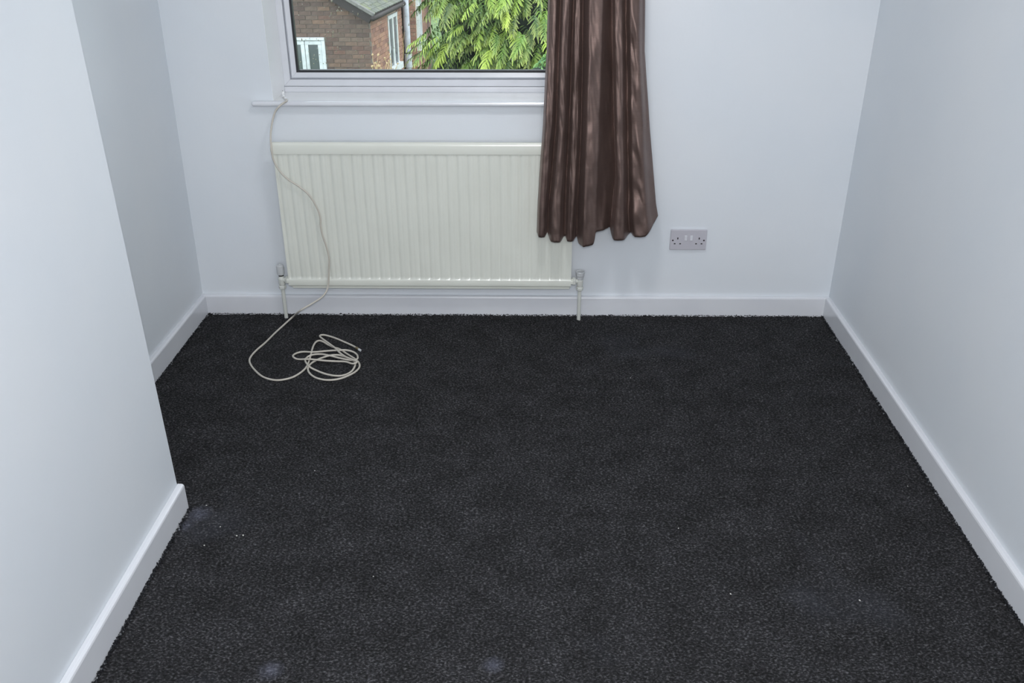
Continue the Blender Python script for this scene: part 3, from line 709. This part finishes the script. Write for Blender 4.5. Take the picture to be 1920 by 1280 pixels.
sbox('frame_head', u0, u1, wt_s-fw_, wt_s, -.03, .03, M_wwin); sbox('frame_sill', u0-.05, u1+.05, wb_s-.12, wb_s, -.03, .09, M_wwin)
um = (u0+u1)/2
for a in (u0, um-.05, u1-fw_): sbox('frame_stile', a, a+fw_+(.03 if a == um-.05 else 0), wb_s, wt_s-fw_, -.03, .025, M_wwin)
sbox('pane', u0+fw_, um-.05, wb_s, wt_s-fw_, .002, .008, M_darkglass); sbox('pane', um+.05, u1-fw_, wb_s, wt_s-fw_, .002, .008, M_darkglass)
# roof: right slope in separate tiles, left slope one surface
th = math.radians(30); nr = Vector((math.sin(th), 0, math.cos(th)))
bm = bmesh.new()
def rp(s, t, h): return e0 + vd*s + ed*t + nr*h
SL = run/math.cos(th)
hexa(bm, [rp(0,0,-.05),rp(0,LEN,-.05),rp(SL,LEN,-.05),rp(SL,0,-.05),rp(0,0,-.01),rp(0,LEN,-.01),rp(SL,LEN,-.01),rp(SL,0,-.01)])
rf = under(ha, obj('roof', bm, M_fascia))
tw, tg = .17, .10
bmt = bmesh.new(); hexa(bmt, [(0,0,-.006),(0,tw-.006,-.006),(tg*1.6,tw-.006,-.012),(tg*1.6,0,-.012),(0,0,.014),(0,tw-.006,.014),(tg*1.6,tw-.006,.004),(tg*1.6,0,.004)])
bmesh.ops.recalc_face_normals(bmt, faces=bmt.faces); tme = bpy.data.meshes.new('roof_tile'); bmt.to_mesh(tme); bmt.free(); tme.materials.append(M_slate)
rotm = Matrix((vd, ed, vd.cross(ed))).transposed().to_4x4()
if vd.cross(ed).z < 0: rotm = Matrix((vd, ed, -vd.cross(ed))).transposed().to_4x4()
cnt = 0; s = 0; r_ = 0; VF = [[], []]
while s < SL:
    t = -.0 - (tw/2 if r_ % 2 else 0)
    while t < LEN:
        if t > -tw*.6:
            tt = max(t, 0)
            o = None
            if cnt < 280 and s < 1.5:
                o = bpy.data.objects.new('roof_tile', tme); col.objects.link(o); o.parent = rf
                o.matrix_parent_inverse = Matrix.Identity(4)
                o.matrix_basis = Matrix.Translation(rp(s, tt, .002+random.uniform(0, .003))) @ rotm; cnt += 1
            else:
                q = len(VF[0])
                for a, b, h in ((0,0,.016),(0,tw-.006,.016),(tg,tw-.006,.006),(tg,0,.006),(0,0,-.01),(0,tw-.006,-.01)): VF[0].append(rp(s+a, tt+b, h))
                VF[1] += [(q,q+1,q+2,q+3),(q,q+4,q+5,q+1)]
        t += tw
    s += tg; r_ += 1
o = rawmesh('far_roof_tiles', VF[0], VF[1], M_slate_s, rf); o['kind'] = 'stuff'
bm = bmesh.new(); L2 = lambda s, t, h: (lambda p: Vector((2*(xridge)-p.x, p.y, p.z)))(e0 + vd*s + Vector((0,1,0))*t + nr*h)
hexa(bm, [L2(0,0,-.05),L2(0,LEN,-.05),L2(SL,LEN,-.05),L2(SL,0,-.05),L2(0,0,.01),L2(0,LEN,.01),L2(SL,LEN,.01),L2(SL,0,.01)])
obj('left_slope', bm, M_slate_s, rf)
# pale mortar verge along the gable and the gutter along the eaves
bm = bmesh.new(); hexa(bm, [rp(-.02,-.05,-.03),rp(-.02,.03,-.03),rp(SL,.03,-.03),rp(SL,-.05,-.03),rp(-.02,-.05,.03),rp(-.02,.03,.03),rp(SL,.03,.03),rp(SL,-.05,.03)]); under(ha, obj('verge', bm, M_verge, bevel=.01))
bm = bmesh.new(); hexa(bm, [rp(.0,-.02,-.17),rp(.0,.08,-.17),rp(SL,.08,-.17),rp(SL,-.02,-.17),rp(.0,-.02,-.03),rp(.0,.08,-.03),rp(SL,.08,-.03),rp(SL,-.02,-.03)]); under(ha, obj('barge_board', bm, M_fascia))
g_ = [rp(-.03, t, -.06) for t in np.linspace(-.06, LEN, 6)]
bm = bmesh.new(); tube(bm, g_, .045, 10); under(ha, obj('gutter', bm, M_fascia, smooth=True))

# --- the taller house behind
hb = thing('brick_house', 'orange brick house corner with white downpipe, seen left of the tree', 'house', (-4.0, 20.0, GZ))
YB2 = Bi.y + .0
Y0 = B.y + .02
xc = at(780.5, 60, Y0).x
def hitY(px, py): return at(px, py, Y0)
bm = bmesh.new(); box(bm, -11, xc, Y0+.012, Y0+.3, GZ, 3.2); fw = under(hb, obj('rear_wall', bm, M_mortarB))
brickwork(fw, Vector((-5.0, Y0+.012, 0)), (1,0,0), xc+5.0, GZ, 3.1, lambda u: 3.2, lambda a, b, z0, z1: False, lambda u, z: u > xc+5.0-.46 and at(760, 150, Y0).z < z < at(760, -10, Y0).z, M_brickB, M_brickB_s)
sd2 = Vector((-.055, 1, 0)).normalized(); n2 = Vector((sd2.y, -sd2.x, 0)); SB = Vector((xc, Y0+.012, 0))-n2*.012
bm = bmesh.new(); E1 = SB+sd2*7; I0, I1 = SB-n2*.25+Vector((0,.3,0)), E1-n2*.25
hexa(bm, [(SB.x,SB.y,GZ),(E1.x,E1.y,GZ),(I1.x,I1.y,GZ),(I0.x,I0.y,GZ),(SB.x,SB.y,3.2),(E1.x,E1.y,3.2),(I1.x,I1.y,3.2),(I0.x,I0.y,3.2)])
s2 = under(hb, obj('side_wall', bm, M_mortarB))
zsill = at(783, 84, Y0+.4).z
brickwork(s2, SB, sd2, 7, GZ, 3.1, lambda u: 3.2, lambda a, b, z0, z1: b > .12 and a < 1.7 and z1 > zsill-.08 and z0 < zsill+1.5, lambda u, z: False, M_brickB, M_brickB_s)
bw = bpy.data.objects.new('upper_window', None); col.objects.link(bw); under(hb, bw)
def bbox(name, ua, ub, z0, z1, d0, d1, m):
    bm = bmesh.new(); Q = lambda u, d, z: Vector((SB.x, SB.y, z)) + sd2*u + n2*d
    hexa(bm, [Q(ua,d1,z0),Q(ub,d1,z0),Q(ub,d0,z0),Q(ua,d0,z0),Q(ua,d1,z1),Q(ub,d1,z1),Q(ub,d0,z1),Q(ua,d0,z1)]); return obj(name, bm, m, bw)
bbox('frame_stile', .10, .20, zsill, zsill+1.5, -.03, .085, M_wwin); bbox('frame_stile', .85, .95, zsill, zsill+1.5, -.03, .05, M_wwin); bbox('frame_stile', 1.6, 1.7, zsill, zsill+1.5, -.03, .05, M_wwin)
bbox('frame_sill', .06, 1.74, zsill-.07, zsill, -.03, .13, M_wwin); bbox('frame_head', .1, 1.7, zsill+1.4, zsill+1.5, -.03, .05, M_wwin)
bbox('pane', .2, .85, zsill, zsill+1.4, .004, .010, M_darkglass); bbox('pane', .95, 1.6, zsill, zsill+1.4, .004, .010, M_darkglass)
bm = bmesh.new(); hexa(bm, [(-11,Y0-.3,3.15),(xc+.35,Y0-.3,3.15),(xc+1,Y0+7,3.15),(-11,Y0+7,3.15),(-9,Y0+2.6,5.2),(xc-2.6,Y0+3,5.2),(xc-2.4,Y0+4,5.2),(-9,Y0+4,5.2)]); under(hb, obj('roof', bm, M_slate_s))
px_, rr = at(763.0, 60, Y0-.07).x, .066
bm = bmesh.new(); yy = Y0-.07
tube(bm, [(px_, yy, GZ), (px_, yy, -1.0), (px_, yy, 3.1)], rr, 14); wp = under(hb, obj('white_downpipe', bm, M_wpipe, smooth=True)); wp['label'] = 'pale grey downpipe'
zj = at(763, 102, Y0-.07).z
bm = bmesh.new(); lathe(bm, (px_, yy, zj-.25), [(rr+.012,0),(rr+.012,.25),(rr+.018,.25),(rr+.018,.27)], 14); obj('pipe_socket', bm, M_wpipe, wp); wp2 = None
bm = bmesh.new(); lathe(bm, (px_, yy, zj+.02), [(rr+.014,0),(rr+.014,.025)], 14); obj('pipe_clip', bm, M_bpipe, wp)
bx_ = at(755, 60, Y0-.05).x
bm = bmesh.new(); tube(bm, [(bx_, Y0-.05, GZ), (bx_, Y0-.05, 3.1)], .042, 12); bp = under(hb, obj('black_downpipe', bm, M_bpipe, smooth=True)); bp['label'] = 'black downpipe in the corner'
# dry climbing stems and a bleached twiggy shrub at the foot of the wall
vn = thing('dry_climber', 'pale dry climbing stems on the orange brick side wall', 'plant', (xA, HY+2.6, GZ))
V0 = lambda px, py, u: None
for k in range(9):
    px0 = random.uniform(744, 756); pts = []
    y = 150
    top = random.uniform(55, 100)
    while y > top:
        pts.append(at(px0 + random.uniform(-2.0, 2.0) + math.sin(y*.07+k)*1.5, y, Y0-.14-.03*k/9)); y -= 9
    bm = bmesh.new(); q0 = pts[0].copy(); q0.z = GZ
    tube(bm, [q0]+pts, [.010]+[.009*(1-.7*i/len(pts)) for i in range(len(pts))], 5); under(vn, obj('stem', bm, M_twig))
dp = thing('bleached_shrub', 'straw coloured twiggy shrub at the foot of the brick side wall', 'plant', tuple(at(708, 150, HY-.25))[:2] + (GZ,))
for k in range(16):
    c = at(random.uniform(701, 742), 134, 16.6+random.uniform(0, .2)); h = random.uniform(.05, .38)
    b0 = Vector((c.x+random.uniform(-.1,.1), c.y, GZ)); b1 = Vector((c.x, c.y, c.z-.05)); b2 = Vector((c.x+random.uniform(-.08,.08), c.y, c.z+h*.6)); b3 = b2+Vector((random.uniform(-.05,.05), 0, h*.4))
    bm = bmesh.new(); tube(bm, [b0, b1, b2, b3], [.012,.009,.006,.003], 5); under(dp, obj('stem', bm, M_twig))
    bm = bmesh.new(); bmesh.ops.create_icosphere(bm, subdivisions=1, radius=random.uniform(.012,.03)); 
    for v in bm.verts: v.co = v.co*random.uniform(.6, 1.3) + b3
    under(dp, obj('seed_head', bm, M_twig))

# ------------------------------------------------------------------ golden conifer
GR = [(40,68,36),(52,84,40),(70,104,46),(92,128,50),(118,150,56),(146,174,64),(168,188,76)]
M_leaf = mat('golden_conifer_foliage', (140,170,60), .6, rnd=('obj', shade(GR)), var=(225,235,190), vscale=14)
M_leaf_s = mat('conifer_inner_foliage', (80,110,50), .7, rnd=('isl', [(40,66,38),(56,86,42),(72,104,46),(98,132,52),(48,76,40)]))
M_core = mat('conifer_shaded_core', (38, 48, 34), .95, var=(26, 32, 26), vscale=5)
M_bark = mat('conifer_bark', (92, 70, 56), .9)
for m_ in (M_leaf, M_leaf_s):
    p_ = m_.node_tree.nodes['Principled BSDF']; p_.inputs['Subsurface Weight'].default_value = 0
TX, TY = .22, 13.7
tr = thing('golden_conifer', 'tall golden green conifer with drooping feathery sprays outside the window', 'tree', (TX, TY, GZ))
bm = bmesh.new(); tube(bm, [(TX,TY,GZ),(TX+.05,TY,-1),(TX,TY+.05,2),(TX,TY,5.2)], [.2,.17,.11,.03], 10); under(tr, obj('trunk', bm, M_bark, smooth=True))
def tree_r(z, a):
    r = 1.6*max(.02, 1 - max(0, (z-.6))/5.2)**.8 if z > .6 else 1.6 - .12*max(0, -.4-z)
    return r*(1+.12*math.sin(3*a+z*2.1)+.07*math.sin(7*a-z*5))
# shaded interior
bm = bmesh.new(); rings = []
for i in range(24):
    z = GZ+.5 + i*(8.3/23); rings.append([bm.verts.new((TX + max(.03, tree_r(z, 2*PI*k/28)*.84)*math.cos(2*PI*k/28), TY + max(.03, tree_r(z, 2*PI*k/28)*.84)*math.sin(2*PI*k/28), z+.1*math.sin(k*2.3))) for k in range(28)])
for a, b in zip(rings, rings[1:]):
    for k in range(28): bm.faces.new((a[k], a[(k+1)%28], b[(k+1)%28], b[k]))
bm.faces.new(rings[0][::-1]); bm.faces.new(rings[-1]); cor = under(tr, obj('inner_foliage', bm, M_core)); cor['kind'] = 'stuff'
def spray_geo(seed, size=1.0, pairs=11):
    """a drooping feathery plume: tapered fingers in rows along a short stem; grows along +X, droops to -Z"""
    rs = random.Random(seed); V, Fc, tip = [], [], []
    L0 = size*.19
    for k in range(pairs):
        t0 = (k+.3)/pairs; base = Vector((L0*t0, rs.uniform(-.008,.008)*size, -.05*size*t0*t0))
        for sd_ in (-1, 1):
            a = sd_*(1.15 - .75*t0) + rs.uniform(-.2, .2); L = size*(.064 - .03*abs(t0-.4)) * rs.uniform(.75, 1.2)
            dr = rs.uniform(.45, .95); prev = None; n = 3
            for i in range(n+1):
                t = i/n
                c = base + Vector((math.cos(a)*L*t, math.sin(a)*L*t, -dr*L*t*t + rs.uniform(-.002,.002)*size))
                wd = size*(.0095 if i in (1, 2) else .006)*(1-.6*t)
                sdv = Vector((-math.sin(a), math.cos(a), .25))*wd; b = len(V)
                V += [c+sdv, c-sdv]; tip += [t*(.4+.6*t0)]*2
                if prev is not None: Fc.append((prev, prev+1, b+1, b))
                prev = b
    return V, Fc, tip
def set_tip(me, tip):
    at_ = me.attributes.new('tip', 'FLOAT', 'POINT'); at_.data.foreach_set('value', tip)
for m_ in (M_leaf, M_leaf_s):
    N_ = m_.node_tree.nodes; L_ = m_.node_tree.links; p_ = N_['Principled BSDF']
    src = p_.inputs['Base Color'].links[0].from_socket
    at_ = N_.new('ShaderNodeAttribute'); at_.attribute_name = 'tip'
    mm = N_.new('ShaderNodeMath'); mm.operation = 'MULTIPLY'; mm.inputs[1].default_value = .6 if m_ is M_leaf else .3; L_.new(at_.outputs['Fac'], mm.inputs[0])
    mx = N_.new('ShaderNodeMix'); mx.data_type = 'RGBA'; L_.new(mm.outputs[0], mx.inputs[0]); L_.new(src, mx.inputs[6]); mx.inputs[7].default_value = lin(188, 194, 98)
    L_.new(mx.outputs[2], p_.inputs['Base Color'])
spr = []
for s_ in range(6):
    V, Fc, tp = spray_geo(s_, 1.0)
    me = bpy.data.meshes.new('leaf_spray'); me.from_pydata(V, [], Fc); me.update(); set_tip(me, tp); me.materials.append(M_leaf); spr.append(me)
def spray_matrix(z, a, rf=1.0, sc=1.0):
    r = tree_r(z, a)*rf
    pos = Vector((TX+r*math.cos(a), TY+r*math.sin(a), z))
    return Matrix.Translation(pos) @ Matrix.Rotation(a+random.uniform(-.5,.5), 4, 'Z') @ Matrix.Rotation(random.uniform(.25, .75), 4, 'Y') @ Matrix.Rotation(random.uniform(-.35,.35), 4, 'X') @ Matrix.Scale(sc, 4)
# boughs: tiers of sprays, with dark gaps between them
tiers = []
zz = -1.15
while zz < 1.1:
    for k in range(9):
        tiers.append((zz + random.uniform(-.07, .07), -PI/2 + (k-4)*.34 + random.uniform(-.1,.1)))
    zz += .23
n_obj = 0; cand = []
for (z, a) in tiers:
    for q in range(7):
        cand.append((z + random.gauss(0, .045) , a + random.gauss(0, .12), random.uniform(.93, 1.16)))
random.shuffle(cand)
def vis(z, a, r):
    p = Vector((TX+tree_r(z,a)*r*math.cos(a), TY+tree_r(z,a)*r*math.sin(a), z)) - CAMP; dz = p.dot(FV)
    return 960+F_PX*p.dot(RV)/dz, 640-F_PX*p.dot(UV_)/dz
SV, SF, ST = [], [], []
GAPS = ((818,44,36,24),(872,97,38,15),(955,107,42,9),(905,22,14,8),(985,35,10,10))
def in_gap(z, a, r):
    px, py = vis(z, a, r); py += 6
    return any(((px-gx)/gw_)**2 + ((py-gy)/gh)**2 < 1 for gx, gy, gw_, gh in GAPS)
def add_stuff(M):
    V, Fc, tp = spray_geo(random.randrange(10**6), 1.0, 7); ST.extend(tp); b = len(SV); SV.extend([M @ v for v in V]); SF.extend([tuple(b+i for i in f) for f in Fc])
for z, a, r in cand:
    px, py = vis(z, a, r)
    if in_gap(z, a, r): continue
    if 797 < px < 1035 and -25 < py < 140 and n_obj < 295:
        pass
        o = bpy.data.objects.new('leaf_spray', random.choice(spr)); col.objects.link(o); o.parent = tr; o.matrix_parent_inverse = Matrix.Translation(-tr.location)
        o.matrix_basis = spray_matrix(z, a, r, random.uniform(1.2, 1.75)); n_obj += 1
    elif px > 797 and not (px < 850 and 14 < py < 62): add_stuff(spray_matrix(z, a, r, random.uniform(1.2, 1.7)))
for _ in range(1500):
    z = random.uniform(GZ+.5, 5.2); a = random.uniform(-PI, PI); r = random.uniform(.78, .98)
    if not (a < 0 and in_gap(z, a, r)): add_stuff(spray_matrix(z, a, r, random.uniform(1.3, 2.0)))
for _ in range(900):
    z = random.uniform(-1.2, .9); a = -PI/2+random.uniform(-1.5, 1.5); r = random.uniform(.70, .88)
    if not in_gap(z, a, r): add_stuff(spray_matrix(z, a, r, random.uniform(1.0, 1.5)))
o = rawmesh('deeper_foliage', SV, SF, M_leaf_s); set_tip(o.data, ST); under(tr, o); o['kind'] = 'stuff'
# ------------------------------------------------------------------ low hedge in front of the conifer
M_hedge = mat('hedge_leaves', (90,130,70), .6, rnd=('isl', [(62,100,60),(84,124,72),(104,146,82),(128,160,84),(70,110,70)]))
hd = thing('garden_shrub', 'blue green rounded shrub top in front of the golden conifer', 'shrub', (.05, 11.2, GZ))
def shrub():
    V, Fc = [], []
    for _ in range(5200):
        a = random.uniform(-PI, PI); ph = math.asin(random.uniform(0, 1)); rx, ry, rz = .95, .55, 2.53
        x = rx*math.cos(a)*math.cos(ph); y = ry*math.sin(a)*math.cos(ph); z = rz*math.sin(ph)
        lump = 1+.035*math.sin(x*9)+.03*math.sin(y*11+x*5)
        p = Vector((.22 + x*lump, 11.2 + y*lump, GZ + z*lump))
        n = Vector((random.uniform(-1,1), random.uniform(-1,1), random.uniform(-.3,1))).normalized(); t = n.orthogonal().normalized(); b = n.cross(t)
        s = random.uniform(.012, .026); q = len(V)
        V.extend([p+t*s*1.8, p+b*s*.7, p-t*s*1.4, p-b*s*.7]); Fc.append((q, q+1, q+2, q+3))
    return V, Fc
V, Fc = shrub(); o = rawmesh('foliage', V, Fc, M_hedge); under(hd, o); o['kind'] = 'stuff'
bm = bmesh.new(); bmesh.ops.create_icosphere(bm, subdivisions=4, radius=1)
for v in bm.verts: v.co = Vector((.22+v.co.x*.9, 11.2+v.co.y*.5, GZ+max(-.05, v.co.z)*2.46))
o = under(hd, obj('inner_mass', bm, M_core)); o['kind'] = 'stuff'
# dark evergreen hedge closing the garden behind the tree
HGY = 24.0
hg = thing('boundary_hedge', 'dark evergreen hedge in the shade behind the golden conifer', 'hedge', (1.5, 24.2, GZ))
bm = bmesh.new(); bmesh.ops.create_grid(bm, x_segments=60, y_segments=30, size=1)
for v in bm.verts:
    x, z = v.co.x*6.2+4.4, (v.co.y+1)*1.9
    v.co = Vector((x, HGY+.22*math.sin(x*5+z*3)+.16*math.sin(x*13+z*7)+random.uniform(-.08,.08), GZ+z))
ret = bmesh.ops.extrude_face_region(bm, geom=list(bm.faces)); bmesh.ops.translate(bm, verts=[g for g in ret['geom'] if isinstance(g, bmesh.types.BMVert)], vec=(0, 1.2, 0))
o = under(hg, obj('leaf_mass', bm, M_core)); o['kind'] = 'stuff'
